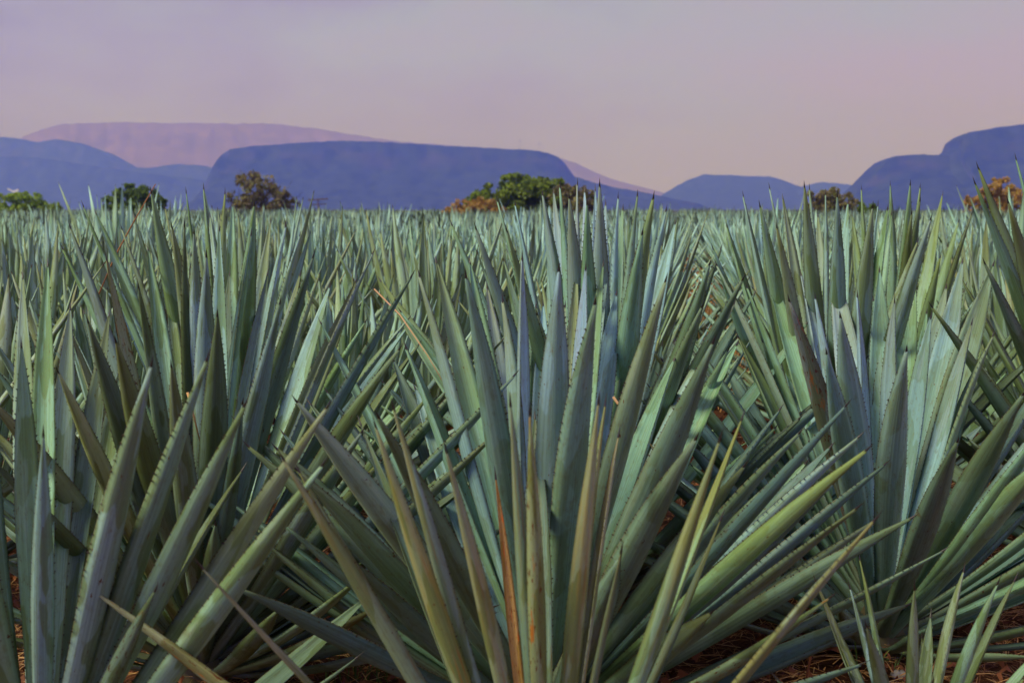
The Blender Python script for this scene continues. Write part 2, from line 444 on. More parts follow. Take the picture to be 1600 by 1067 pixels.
MH2 = hill_material('far_red_mesa', (0.21, 0.125, 0.095), (0.23, 0.14, 0.105), (0.30, 0.18, 0.135))

def mesa(prof, D, depth, talus, mat, label, seed, talus_w=None, rough=1.0):
    """prof: (px, py) skyline. A real landform: foot, talus, cliff, plateau, far side."""
    xs0, ys0 = [p[0] for p in prof], [p[1] for p in prof]
    n = 620
    pxs = np.linspace(xs0[0], xs0[-1], n)
    tw = talus_w or depth * .45
    rows = [(-tw, 0.0, 0), (-tw * .8, .10, .6), (-tw * .6, .22, 1), (-tw * .4, .36, 1), (-tw * .22, .50, 1), (-tw * .10, talus, 1), (-tw * .04, .5 * (1 + talus), .6), (0, 0.985, .3), (depth * .04, 1.0, .15), (depth * .3, 1.0, .1), (depth * .7, .97, .1), (depth * .9, .5, .5), (depth, 0, 0)]
    V = []
    for (dy, hf, nf) in rows:
        for i, px in enumerate(pxs):
            py = float(np.interp(px, xs0, ys0))
            H = CAM_Z + (327 - py) * D / FPX
            X = (px - 800) * D / FPX
            sp = mnoise.noise(Vector((X * .0035, seed * 3.3, hf * 1.5))) + .5 * mnoise.noise(Vector((X * .009, seed * 3.3, 2 + hf * 3))) + .5 * mnoise.noise(Vector((X * .012, seed * 3.3, 5 + hf * 5)))
            yy = D + dy + (sp * (.035 if D > 10000 else .08) * tw * (1 - .7 * (hf > .9))) * nf * 1.2
            z = H * hf
            z += (2.2 * mnoise.noise(Vector((X * .035, seed * 1.7, 4))) + 1.4 * mnoise.noise(Vector((X * .11, seed, 6)))) * (hf > .9)
            z += nf * rough * H * .06 * mnoise.noise(Vector((X * .006, yy * .006, seed))) + (rough * H * .010 * mnoise.noise(Vector((X * .02, yy * .004, seed + 9))) if hf > .4 else 0)
            V.append((X, yy, z - 2 if hf == 0 else max(z, -2)))
    F = [(j * n + i, j * n + i + 1, (j + 1) * n + i + 1, (j + 1) * n + i) for j in range(len(rows) - 1) for i in range(n - 1)]
    # side closures
    o = obj(label, mesh_of(label, V, F, mat), kind='structure')
    return o
mesa([(245, 340), (300, 318), (322, 290), (334, 262), (345, 246), (362, 234), (400, 229), (470, 225), (530, 221), (600, 223), (680, 228), (760, 232), (830, 236), (856, 240), (872, 247), (884, 258), (897, 276), (925, 285), (960, 293), (1000, 300), (1040, 308), (1090, 318), (1120, 330)], 5000, 300, .62, MH1, 'hill', 1, 420)
mesa([(1280, 330), (1330, 306), (1350, 288), (1368, 268), (1386, 251), (1405, 244), (1440, 242), (1478, 244), (1494, 234), (1499, 219), (1512, 209), (1545, 203), (1600, 194), (1680, 190), (1800, 192), (1950, 215), (2050, 330)], 4300, 260, .6, MH1, 'hill', 2, 420)
mesa([(-500, 330), (-400, 262), (-250, 240), (-100, 244), (0, 246), (60, 247), (110, 254), (160, 262), (205, 268), (240, 272), (290, 278), (340, 286), (400, 300), (450, 330)], 7900, 450, .7, MH1, 'hill', 3, 700)
mesa([(-420, 330), (-300, 240), (-100, 216), (0, 215), (28, 217), (60, 224), (95, 219), (125, 225), (160, 237), (190, 254), (205, 262), (235, 263), (280, 257), (318, 259), (340, 268), (420, 300), (470, 330)], 9300, 500, .7, MH1, 'hill', 4, 800)
mesa([(1000, 330), (1040, 304), (1060, 291), (1083, 279), (1100, 273), (1150, 275), (1200, 276), (1222, 282), (1250, 293), (1300, 305), (1350, 320), (1400, 330)], 8300, 400, .7, MH1, 'hill', 5, 800)
mesa([(1180, 330), (1240, 300), (1262, 290), (1285, 285), (1310, 287), (1345, 292), (1400, 300), (1500, 330)], 9600, 400, .7, MH1, 'hill', 8, 900)
mesa([(-300, 330), (-60, 262), (30, 220), (70, 204), (100, 196), (180, 193), (300, 194), (430, 195), (500, 203), (560, 213), (620, 222), (780, 235), (870, 246), (900, 256), (930, 270), (960, 282), (1000, 292), (1050, 305), (1100, 330)], 10800, 600, .55, MH2, 'hill', 6, 1000)

# ------------------------------------------------------------------ haze
hz = mesh_of('haze', [(x, y, z) for z in (-4.0, 690.0) for y in (-3000.0, 13000.0) for x in (-13000.0, 13000.0)],
             [(0, 2, 3, 1), (4, 5, 7, 6), (0, 1, 5, 4), (2, 6, 7, 3), (0, 4, 6, 2), (1, 3, 7, 5)], [], smooth=False)
mh = bpy.data.materials.new('haze'); mh.use_nodes = True; nt = mh.node_tree; nt.nodes.clear()
ho = nt.nodes.new('ShaderNodeOutputMaterial'); pv = nt.nodes.new('ShaderNodeVolumePrincipled')
pv.inputs['Color'].default_value = (0.14, 0.20, 1.0, 1); pv.inputs['Absorption Color'].default_value = (1, 1, 1, 1)
pv.inputs['Density'].default_value = 1 / 3300; pv.inputs['Anisotropy'].default_value = 0.5
nt.links.new(pv.outputs[0], ho.inputs['Volume']); hz.materials.append(mh)
obj('haze', hz, kind='stuff')

# ------------------------------------------------------------------ near agaves (traced)
def G(px, py): return ground(px, py)

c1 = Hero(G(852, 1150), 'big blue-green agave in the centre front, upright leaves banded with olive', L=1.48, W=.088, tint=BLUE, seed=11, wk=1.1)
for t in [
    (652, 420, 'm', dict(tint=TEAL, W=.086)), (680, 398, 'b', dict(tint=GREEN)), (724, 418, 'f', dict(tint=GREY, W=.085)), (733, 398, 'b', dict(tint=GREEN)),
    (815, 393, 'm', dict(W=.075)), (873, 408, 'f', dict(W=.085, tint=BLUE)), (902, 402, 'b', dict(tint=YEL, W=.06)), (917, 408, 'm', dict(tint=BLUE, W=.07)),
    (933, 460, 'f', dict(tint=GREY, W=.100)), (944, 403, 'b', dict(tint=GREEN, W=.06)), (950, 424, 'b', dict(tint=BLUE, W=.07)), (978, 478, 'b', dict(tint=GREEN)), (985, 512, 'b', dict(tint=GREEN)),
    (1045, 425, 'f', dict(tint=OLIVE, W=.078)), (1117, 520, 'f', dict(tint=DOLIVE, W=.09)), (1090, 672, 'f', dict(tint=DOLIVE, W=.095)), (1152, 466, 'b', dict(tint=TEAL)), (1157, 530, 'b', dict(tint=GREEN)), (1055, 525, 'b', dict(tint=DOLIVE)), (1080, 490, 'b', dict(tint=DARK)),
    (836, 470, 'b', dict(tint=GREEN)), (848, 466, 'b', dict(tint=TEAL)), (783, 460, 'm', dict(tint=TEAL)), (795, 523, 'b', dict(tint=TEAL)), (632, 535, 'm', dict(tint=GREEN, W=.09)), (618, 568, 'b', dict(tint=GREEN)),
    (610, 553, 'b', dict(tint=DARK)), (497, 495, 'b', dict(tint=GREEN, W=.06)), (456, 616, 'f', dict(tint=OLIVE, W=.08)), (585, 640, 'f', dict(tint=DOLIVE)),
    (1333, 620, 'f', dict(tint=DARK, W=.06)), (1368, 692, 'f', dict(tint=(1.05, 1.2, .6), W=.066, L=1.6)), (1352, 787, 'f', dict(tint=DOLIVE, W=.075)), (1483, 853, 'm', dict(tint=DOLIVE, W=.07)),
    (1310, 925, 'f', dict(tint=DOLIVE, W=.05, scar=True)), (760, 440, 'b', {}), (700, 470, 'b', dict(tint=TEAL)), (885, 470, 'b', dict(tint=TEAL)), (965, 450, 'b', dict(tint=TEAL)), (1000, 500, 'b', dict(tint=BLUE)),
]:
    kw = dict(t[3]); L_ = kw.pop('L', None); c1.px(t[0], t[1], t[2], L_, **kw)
c1.fill(8, (190, 350), (6, 34), 1.1, [LOW_SHADE, DOLIVE, LOW_SHADE], W=.085)
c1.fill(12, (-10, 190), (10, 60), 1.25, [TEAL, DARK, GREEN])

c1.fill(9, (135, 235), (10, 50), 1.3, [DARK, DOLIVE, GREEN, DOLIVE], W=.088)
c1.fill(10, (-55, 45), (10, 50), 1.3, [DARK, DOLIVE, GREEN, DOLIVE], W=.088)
c0 = Hero(G(855, 1440), 'nearest agave at the bottom centre, slim olive leaf tips with brown ends', L=1.22, W=.062, tint=OLIVE, wk=.76, seed=5, core=(.11, .3))
for t in [
    (433, 702, 'f', dict(tint=OLIVE, W=.07)), (462, 722, 'm', dict(tint=DOLIVE, W=.07)), (582, 650, 'f', dict(tint=YEL, W=.066)), (609, 622, 'f', dict(tint=PALE, W=.062)),
    (694, 688, 'f', dict(tint=YEL, W=.055)), (773, 735, 'm', dict(tint=(2.2, .9, .35), W=.042, label='narrow orange-brown dried leaf', scar=True)), (797, 615, 'f', dict(tint=GREY, W=.05)), (827, 630, 'f', dict(tint=YEL, W=.05, scar=True)), (834, 640, 'b', dict(tint=DARK, W=.10)),
    (937, 612, 'f', dict(tint=YEL, W=.052)), (946, 618, 'm', dict(tint=OLIVE, W=.06)), (969, 668, 'm', dict(tint=(1.25, 1.0, .75), W=.05)), (971, 850, 'f', dict(tint=DOLIVE, W=.032, L=.9)),
    (1132, 672, 'f', dict(tint=GREEN, W=.055)), (1163, 640, 'm', dict(tint=GREEN, W=.05)), (1378, 797, 'f', dict(tint=OLIVE, W=.062)), (305, 872, 'f', dict(tint=OLIVE, W=.045)),
    (132, 912, 'm', dict(tint=(1.3, .95, .55), W=.08, scar=True, label='scarred brown-patched leaf')), (1048, 952, 'f', dict(tint=(1.9, .45, .15), W=.065, L=.8, scar=True, label='rust-red dead leaf')), (1130, 800, 'm', dict(tint=DARK, W=.04)),
    (560, 650, 'b', dict(tint=DARK, W=.06)),
]:
    kw = dict(t[3]); L_ = kw.pop('L', None); c0.px(t[0], t[1], t[2], L_, **kw)
c0.fill(8, (160, 380), (4, 20), 1.0, [DOLIVE, LOW_SHADE, OLIVE])

l0 = Hero(G(62, 1330), 'nearest agave at the bottom left corner, broad grey leaves sweeping right', L=1.45, W=.088, tint=GREY, seed=21)
for t in [
    (34, 528, 'm', dict(tint=GREEN, W=.075)), (69, 665, 'f', dict(tint=TEAL, W=.055, L=1.2)), (196, 556, 'b', dict(tint=DOLIVE, W=.085)), (240, 554, 'f', dict(tint=PALE, W=.088)), (328, 546, 'f', dict(tint=(.95, 1, .82), W=.085)),
    (388, 615, 'f', dict(tint=GREY, W=.085)), (383, 725, 'm', dict(tint=DOLIVE, W=.05)), (519, 621, 'f', dict(tint=PALE, W=.082)), (513, 714, 'f', dict(tint=(1.15, 1.2, .9), W=.085)), (247, 912, 'f', dict(tint=DOLIVE, W=.05, L=1.0, scar=True)),
    (563, 1020, 'm', dict(tint=DOLIVE, W=.04)), (170, 480, 'b', dict(tint=DARK)), (-40, 500, 'm', {}), (-120, 560, 'f', {}), (110, 470, 'b', dict(tint=TEAL)),
    (35, 420, 'b', dict(tint=TEAL, W=.075)), (75, 402, 'b', dict(tint=GREEN, W=.075)),
]:
    kw = dict(t[3]); L_ = kw.pop('L', None); l0.px(t[0], t[1], t[2], L_, **kw)
l0.fill(10, (180, 400), (5, 30), 1.2, [LOW_SHADE, DOLIVE], W=.07)

l1 = Hero(G(315, 1055), 'tall agave at left with dark spiky upright leaves above the grey corner agave', L=1.56, W=.088, tint=GREY, seed=31)
for t in [
    (289, 337, 'f', dict(tint=DARK, W=.06, roll=.9)), (303, 350, 'f', dict(tint=BLUE, W=.08)), (325, 388, 'f', dict(tint=(1.0, 1.05, 1.1), W=.085)), (343, 347, 'm', dict(tint=TEAL, W=.08, roll=.7)), (393, 356, 'm', dict(tint=(.72, .85, .82), W=.085)),
    (448, 342, 'm', dict(tint=TEAL, W=.085)), (437, 459, 'f', dict(tint=(.8, .85, .92), W=.085)), (492, 388, 'f', dict(tint=DARK, W=.085)), (590, 386, 'm', dict(tint=(.95, .98, 1.02), W=.09)), (649, 420, 'f', dict(tint=(.62, .72, .72), W=.085)),
    (558, 430, 'b', dict(tint=DOLIVE, W=.08, roll=.8)), (633, 537, 'f', dict(tint=DOLIVE, W=.08)), (573, 666, 'f', dict(tint=(.66, .66, .62), W=.085)), (795, 522, 'm', dict(tint=DARK, W=.07, L=1.6)), (812, 575, 'f', dict(tint=(.8, .88, .88), W=.085, L=1.6)), (795, 655, 'f', dict(tint=(.8, .88, .85), W=.08, L=1.5)),
    (776, 955, 'f', dict(tint=DOLIVE, W=.075, L=1.3, bend=-.10)), (107, 343, 'm', dict(tint=(.75, .78, .75), W=.09)), (166, 395, 'm', dict(tint=OLIVE, W=.08, scar=True)), (214, 435, 'f', dict(tint=DOLIVE, W=.07)), (132, 490, 'f', dict(tint=DARK, W=.08)),
    (98, 490, 'b', dict(tint=TEAL)), (128, 480, 'b', dict(tint=DARK, W=.09)), (84, 572, 'f', dict(tint=YEL, W=.07)), (-20, 515, 'm', dict(tint=GREY, W=.09)), (-30, 610, 'f', dict(tint=OLIVE, W=.09)), (-25, 700, 'f', dict(tint=DOLIVE, W=.085)),
    (517, 624, 'b', dict(tint=GREEN)), (260, 430, 'b', {}), (230, 380, 'b', dict(tint=GREEN)), (362, 420, 'b', dict(tint=DARK)), (420, 420, 'b', dict(tint=DARK)), (520, 440, 'b', dict(tint=TEAL)), (470, 420, 'b', dict(tint=TEAL)), (380, 620, 'f', dict(tint=DARK, W=.05)),
    (340, 480, 'f', dict(tint=DARK)), (268, 560, 'f', dict(tint=(.8, .82, .8))), (180, 520, 'f', dict(tint=DOLIVE)), (705, 600, 'b', dict(tint=DARK)),
]:
    kw = dict(t[3]); L_ = kw.pop('L', None); l1.px(t[0], t[1], t[2], L_, **kw)
l1.fill(10, (200, 380), (4, 34), 1.15, [LOW_SHADE, DOLIVE, LOW_SHADE], W=.085)
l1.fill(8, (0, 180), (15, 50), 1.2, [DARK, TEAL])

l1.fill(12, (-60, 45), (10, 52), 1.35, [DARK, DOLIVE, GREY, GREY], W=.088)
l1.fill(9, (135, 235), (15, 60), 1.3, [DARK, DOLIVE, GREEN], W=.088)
r1 = Hero(G(1375, 1012), 'big blue-green agave at right with broad upright leaves and dark spine tips', L=1.45, W=.095, tint=BLUE, seed=41, wk=1.06)
for t in [
    (1233, 458, 'f', dict(tint=(.95, .78, .72), W=.09, scar=True, label='grey-brown scarred old leaf')), (1273, 458, 'm', dict(tint=BLUE, W=.07, roll=.8)), (1311, 484, 'f', dict(tint=TEAL, W=.095)), (1340, 455, 'm', dict(tint=BLUE, W=.08)), (1364, 460, 'b', dict(tint=GREEN)), (1399, 463, 'm', dict(tint=BLUE, W=.075)),
    (1417, 535, 'f', dict(tint=(.98, 1, .85), W=.10)), (1455, 488, 'm', dict(tint=TEAL, W=.09)), (1448, 480, 'b', dict(tint=GREEN, W=.07)), (1375, 415, 'b', dict(tint=GREY)), (1520, 498, 'm', dict(tint=TEAL, W=.08, roll=.6)), (1535, 527, 'b', dict(tint=GREEN, W=.08)), (1556, 518, 'm', dict(tint=GREY, W=.08)),
    (1500, 682, 'f', dict(tint=DOLIVE, W=.10)), (1604, 606, 'f', dict(tint=DOLIVE, W=.095)), (1640, 650, 'f', dict(tint=GREEN, W=.08)), (1660, 690, 'f', dict(tint=GREEN, W=.09)), (1182, 640, 'b', dict(tint=DOLIVE)), (1150, 520, 'm', dict(tint=GREEN, W=.085)), (1115, 405, 'm', dict(tint=OLIVE, W=.085)), (1165, 440, 'm', dict(tint=GREEN, W=.08)),
    (1250, 420, 'b', {}), (1300, 400, 'b', {}), (1430, 430, 'b', dict(tint=GREEN)), (1480, 440, 'b', dict(tint=TEAL)), (1505, 400, 'b', dict(tint=TEAL)), (1540, 455, 'b', dict(tint=DOLIVE)), (1210, 500, 'b', dict(tint=TEAL)), (1335, 520, 'b', dict(tint=GREEN)), (1556, 405, 'b', dict(tint=DOLIVE)),
    (1127, 560, 'b', dict(tint=DARK)), (1195, 410, 'b', dict(tint=GREEN)), (1290, 540, 'f', dict(tint=(.85, .95, .85), W=.08)),
]:
    kw = dict(t[3]); L_ = kw.pop('L', None); r1.px(t[0], t[1], t[2], L_, **kw)
r1.fill(8, (190, 350), (3, 14), 1.0, [LOW_SHADE, DOLIVE], W=.06)
r1.fill(12, (-20, 200), (10, 55), 1.25, [DARK, TEAL, GREEN])

r1.fill(9, (140, 230), (8, 50), 1.25, [DARK, DOLIVE, GREEN], W=.088)
r1.fill(9, (-50, 40), (12, 58), 1.3, [DARK, DOLIVE, GREEN], W=.088)
r0 = Hero(G(1424, 1262), 'young short agave at the bottom right corner, tips standing over red litter', L=.66, W=.05, tint=GREEN, seed=51, wk=.84, core=(.07, .14))
for t in [
    (1272, 905, 'm', dict(tint=OLIVE, W=.045)), (1288, 948, 'm', dict(tint=OLIVE, W=.05)), (1326, 912, 'm', dict(tint=TEAL, W=.045, roll=.7)), (1341, 866, 'm', dict(tint=GREEN, W=.045, roll=.5)), (1354, 972, 'f', dict(tint=DOLIVE, W=.05)), (1428, 913, 'f', dict(tint=OLIVE, W=.04)),
    (1507, 885, 'm', dict(tint=OLIVE, W=.055)), (1562, 905, 'f', dict(tint=GREEN, W=.05)), (1588, 900, 'm', dict(tint=DOLIVE, W=.05)), (1440, 990, 'b', dict(tint=DARK, W=.04)), (1215, 1060, 'm', dict(tint=OLIVE)), (1640, 1000, 'm', {}),
]:
    kw = dict(t[3]); L_ = kw.pop('L', None); r0.px(t[0], t[1], t[2], L_, **kw)
r0.fill(7, (0, 360), (8, 60), .5, [DOLIVE, GREEN])

c2 = Hero((.34, 5.65, 0), 'tall pale blue agave just behind the centre one, tips above the horizon', L=1.68, W=.09, tint=BLUE, seed=61, wk=1.0, core=(.14, .5))
for t in [
    (848, 294, 'm', dict(tint=TEAL, W=.085, roll=.6)), (866, 291, 'b', dict(tint=BLUE, W=.07)), (874, 282, 'm', dict(tint=GREEN, W=.085)), (888, 296, 'f', dict(tint=TEAL, W=.09)), (902, 277, 'm', dict(W=.07)), (913, 289, 'b', dict(W=.07)), (918, 305, 'f', dict(tint=GREEN, W=.075)), (931, 287, 'b', dict(W=.06)),
    (936, 277, 'f', dict(W=.085)), (946, 310, 'b', dict(tint=BLUE)), (968, 299, 'm', dict(tint=TEAL, W=.085)), (973, 319, 'b', dict(tint=GREEN)), (996, 295, 'm', dict(tint=GREY, W=.08)), (1022, 297, 'f', dict(tint=GREEN, W=.10)), (1042, 320, 'm', dict(tint=TEAL, W=.09)), (1055, 340, 'b', dict(tint=TEAL)),
    (776, 303, 'm', dict(tint=GREEN, W=.075)), (805, 310, 'm', dict(tint=TEAL, W=.08)), (790, 350, 'f', dict(tint=GREEN, W=.07)), (702, 342, 'm', dict(tint=GREEN, W=.09)), (740, 345, 'f', dict(tint=TEAL)), (1008, 355, 'f', dict(tint=GREEN, W=.09)), (1130, 380, 'm', dict(tint=DARK)), (1112, 400, 'f', dict(tint=DOLIVE)),
    (1165, 425, 'f', dict(tint=DARK)), (1100, 470, 'f', dict(tint=DOLIVE)), (1180, 520, 'm', dict(tint=DARK)), (620, 480, 'm', dict(tint=GREEN)), (590, 430, 'b', dict(tint=GREEN)),
]:
    kw = dict(t[3]); L_ = kw.pop('L', None); c2.px(t[0], t[1], t[2], L_, seg=16, cross=4, **kw)
c2.fill(11, (-70, 30), (18, 55), 1.4, [DOLIVE, DARK, GREEN], W=.09, seg=14, cross=4)
c2.fill(16, (-30, 330), (8, 60), 1.3, [DARK, TEAL, GREEN], seg=14, cross=4)

l2 = Hero((-1.28, 6.25, 0), 'agave behind the tall left one, thin tips poking over the dark green tree', L=1.7, W=.085, tint=GREEN, seed=71, core=(.14, .5))
for t in [(128, 312, 'm', dict(W=.085)), (146, 325, 'b', {}), (237, 290, 'f', dict(W=.09)), (290, 291, 'm', dict(W=.06)), (317, 285, 'm', dict(W=.07)), (352, 293, 'm', dict(W=.075)), (399, 310, 'f', dict(W=.09)), (362, 313, 'b', {}), (265, 345, 'f', dict(tint=TEAL)), (206, 330, 'b', {}), (186, 350, 'm', dict(tint=OLIVE)), (425, 340, 'b', dict(tint=TEAL)), (470, 360, 'm', dict(tint=TEAL)), (95, 380, 'm', {}), (330, 330, 'b', dict(tint=TEAL)), (500, 420, 'm', dict(tint=TEAL))]:
    l2.px(t[0], t[1], t[2], seg=16, cross=4, **t[3])
l2.fill(20, (-30, 330), (10, 65), 1.35, [TEAL, GREEN, DARK], seg=14, cross=4)

r2 = Hero((1.46, 6.4, 0), 'tall pale agave behind the big right one, tips before the blue hills', L=1.72, W=.09, tint=(1.0, 1.1, 1.05), seed=81, core=(.14, .5))
for t in [(1257, 281, 'f', dict(W=.085)), (1263, 286, 'm', dict(W=.08)), (1291, 294, 'm', dict(W=.07)), (1308, 296, 'f', dict(W=.09)), (1325, 310, 'b', {}), (1366, 314, 'f', dict(W=.095)), (1373, 312, 'm', dict(tint=TEAL, W=.07)), (1388, 318, 'm', dict(tint=GREEN, W=.09, roll=.7)), (1396, 327, 'b', dict(tint=GREEN)), (1160, 297, 'm', dict(W=.08)), (1199, 285, 'm', dict(W=.07)), (1185, 312, 'f', dict(tint=GREEN)), (1222, 301, 'b', dict(tint=OLIVE)), (1210, 345, 'f', dict(tint=OLIVE)), (1240, 340, 'b', {}), (1278, 330, 'b', dict(tint=TEAL)), (1135, 345, 'm', dict(tint=GREEN)), (1457, 332, 'f', dict(tint=TEAL)), (1436, 370, 'm', {}), (1110, 380, 'f', dict(tint=GREEN))]:
    r2.px(t[0], t[1], t[2], seg=16, cross=4, **t[3])
r2.fill(9, (150, 250), (15, 50), 1.35, [DOLIVE, DARK, GREEN], W=.09, seg=14, cross=4)
r2.fill(20, (-30, 330), (10, 65), 1.35, [TEAL, GREEN, DARK], seg=14, cross=4)

r3 = Hero((2.02, 7.5, 0), 'agave third back along the right-hand row, green tips against the right mesa', L=1.75, W=.085, tint=GREEN, seed=91, core=(.14, .5))
for t in [(1346, 288, 'm', {}), (1392, 281, 'm', dict(W=.07)), (1421, 280, 'f', dict(W=.08)), (1438, 285, 'm', {}), (1473, 297, 'b', {}), (1440, 305, 'f', dict(tint=DOLIVE)), (1425, 325, 'f', dict(tint=DOLIVE)), (1330, 330, 'b', {}), (1521, 327, 'm', dict(tint=DOLIVE)), (1500, 340, 'b', {})]:
    r3.px(t[0], t[1], t[2], seg=14, cross=4, **t[3])
r3.fill(22, (-30, 330), (15, 70), 1.35, [TEAL, GREEN, DOLIVE], seg=12, cross=4)

s1 = Hero((2.62, 6.1, 0), 'agave at the right edge, three green tips higher than all the others', L=1.85, W=.10, tint=GREEN, seed=95, core=(.14, .5))
for t in [(1527, 250, 'f', dict(W=.09)), (1519, 276, 'f', dict(tint=(.8, .95, .7), W=.09)), (1586, 238, 'm', dict(W=.085)), (1573, 304, 'f', dict(tint=DOLIVE)), (1600, 300, 'b', {}), (1448, 470, 'f', dict(tint=GREEN)), (1535, 400, 'f', dict(tint=DOLIVE)), (1640, 300, 'm', {}), (1500, 430, 'm', dict(tint=DOLIVE)), (1700, 330, 'm', {})]:
    s1.px(t[0], t[1], t[2], seg=16, cross=4, **t[3])
s1.fill(26, (-30, 330), (8, 60), 1.4, [OLIVE, GREEN, DOLIVE], seg=14, cross=4)

# ------------------------------------------------------------------ shared leaf meshes for the rows behind
def proto_leaf(i, seg, cross, teeth):
    r = random.Random(500 + i)
    b = r.uniform(-.07, .03)
    # length 1 along +Z, outward +Y ; width .09
    V, F, Mi, UV, fr = build_leaf((0, 0, 0), (r.uniform(-.02, .02), -b, .5), (0, 0, 1), (-1, 0, 0), r.uniform(.062, .08), seg, cross, teeth, r.uniform(.35, .8), .2, .003, i, False, r.uniform(-.4, .4))
    return V, F, Mi, UV
LEAF1 = []
for i in range(14):
    V, F, Mi, UV = proto_leaf(i, 9, 4, False)
    LEAF1.append(mesh_of('leaf', V, F, [M_LEAF], Mi, UV))
STEM1 = core_mesh(.09, .25)
L1_TINTS = [(1.05, 1.12, 1.08), (.95, 1.08, .98), (1.0, 1.1, 1.15), (.9, 1.0, .82), (.8, .9, .72), (1.1, 1.15, 1.0), (.75, .85, .7), (1.05, 1.0, .6), (1.1, .78, .5)]

def leaf_dirs(r, n, hmax):
    out = []
    for i in range(n):
        f = (i + .5) / n
        el = 87 - 58 * f ** 1.6 + r.uniform(-5, 5); az = i * 2.39996 + r.uniform(-.2, .2)
        L = hmax * (0.80 + .18 * math.sin(min(1, f * 1.8) * 1.57)) * r.uniform(.88, 1.08) * (1.0 - .12 * max(0, f - .6))
        out.append((az, R(el), L))
    return out

def leaf_matrix(az, el, L, r, W=1.0):
    a = Vector((math.cos(az), math.sin(az), 0)); t = a * math.cos(el) + Vector((0, 0, math.sin(el)))
    root = a * (.12 * (1 - .6 * math.sin(el))); root.z = .02 + .2 * math.sin(el) ** 2
    z = t; yv = a - t * a.dot(t)
    if yv.length < .05: yv = a
    yv.normalize(); xv = yv.cross(z); 
    rot = Matrix((xv, yv, z)).transposed() @ Matrix.Rotation(r.uniform(-.5, .5), 3, 'Z')
    return Matrix.Translation(root) @ rot.to_4x4() @ Matrix.Diagonal((W, W, L - .1, 1))

def mid_agave(loc, label, seed, hmax, tilt, n=30, group='agaves of the middle rows'):
    r = random.Random(seed)
    e = thing('agave_plant', loc, label, 'agave', group)
    st = obj('stem', STEM1, e)
    base = r.choice(L1_TINTS[:6])
    for (az, el, L) in leaf_dirs(r, n, hmax) + [(r.uniform(0, 6.28), R(r.uniform(14, 48)), hmax * r.uniform(.7, .9)) for _ in range(9)]:
        o = bpy.data.objects.new('leaf', r.choice(LEAF1)); link(o, e)
        o.matrix_local = leaf_matrix(az, el, L, r, r.uniform(.85, 1.15) * 1.05)
        t = r.choice(L1_TINTS); v = r.uniform(1.02, 1.3)
        o.color = tuple(v * (.6 * a + .4 * b) for a, b in zip(base, t)) + (1,)
    return e

FAR_MESH = []
def far_mesh(i, seg, cross, n, hmax=1.5, wide=1.0):
    r = random.Random(900 + i)
    pr = [proto_leaf(k + 40, seg, cross, False) for k in range(4)]
    V, F, UV = [], [], []
    for (az, el, L) in leaf_dirs(r, n, hmax):
        pv_, pf, _, pu = r.choice(pr); m = leaf_matrix(az, el, L, r, r.uniform(.9, 1.15) * wide); q = len(V)
        V += [m @ v for v in pv_]; F += [tuple(q + k for k in f) for f in pf]; UV += pu
    return V, F, UV
for i in range(8):
    V, F, UV = far_mesh(i, 4, 2, 26)
    FAR_MESH.append(mesh_of('agave_plant', V, F, M_LEAF_FAR, None, UV))

# ------------------------------------------------------------------ planting rows
ORD = ['first', 'second', 'third', 'fourth', 'fifth', 'sixth', 'seventh', 'eighth', 'ninth', 'tenth', 'eleventh', 'twelfth', 'thirteenth', 'fourteenth', 'fifteenth', 'sixteenth']
SLOPE = 0.112
def row_x(k, Y):
    """lateral position of planting row k at depth Y; row 0 is the centre agave's, 1 the right-hand one"""
    x = .12 + SLOPE * (Y - 4.3) + 1.32 * k
    if k >= 1: x += min(1.0, .12 * max(0, Y - 6.5)) * .25      # the open strip between the centre and right rows
    return x
taken = [h.loc for h in (c0, c1, c2, l0, l1, l2, r0, r1, r2, r3, s1)]
rr = random.Random(99)
cands = []
for k in range(-16, 12):
    idx = {0: 3, -1: 3, 1: 3}.get(k, 0)
    Y = 3.4 + rr.uniform(0, .8)
    while Y < 46:
        Y += 1.12 + rr.uniform(-.12, .12)
        x = row_x(k, Y) + rr.uniform(-.13, .13); y = Y
        if abs(x) > .37 * y + .75: continue
        if any((x - t.x) ** 2 + (y - t.y) ** 2 < .75 ** 2 for t in taken): continue
        if y < 6.6: 
            if abs(x) < 2.0: continue
        if rr.random() < .02 and y > 14: continue
        cands.append((y, x, k, idx)); idx += 1
cands.sort()
ROWNAME = {0: 'in the planting row of the centre agave', 1: 'in the row of the big right agave', -1: 'in the row of the tall left agave'}
def rowname(k):
    if k in ROWNAME: return ROWNAME[k]
    return ('%s row to the right of the big right agave' % ORD[k - 2] if k > 1 else '%s row to the left of the tall left agave' % ORD[-k - 2])
N_IND = 288
FARG = 'agaves packed across the distant field'
last_y = 0
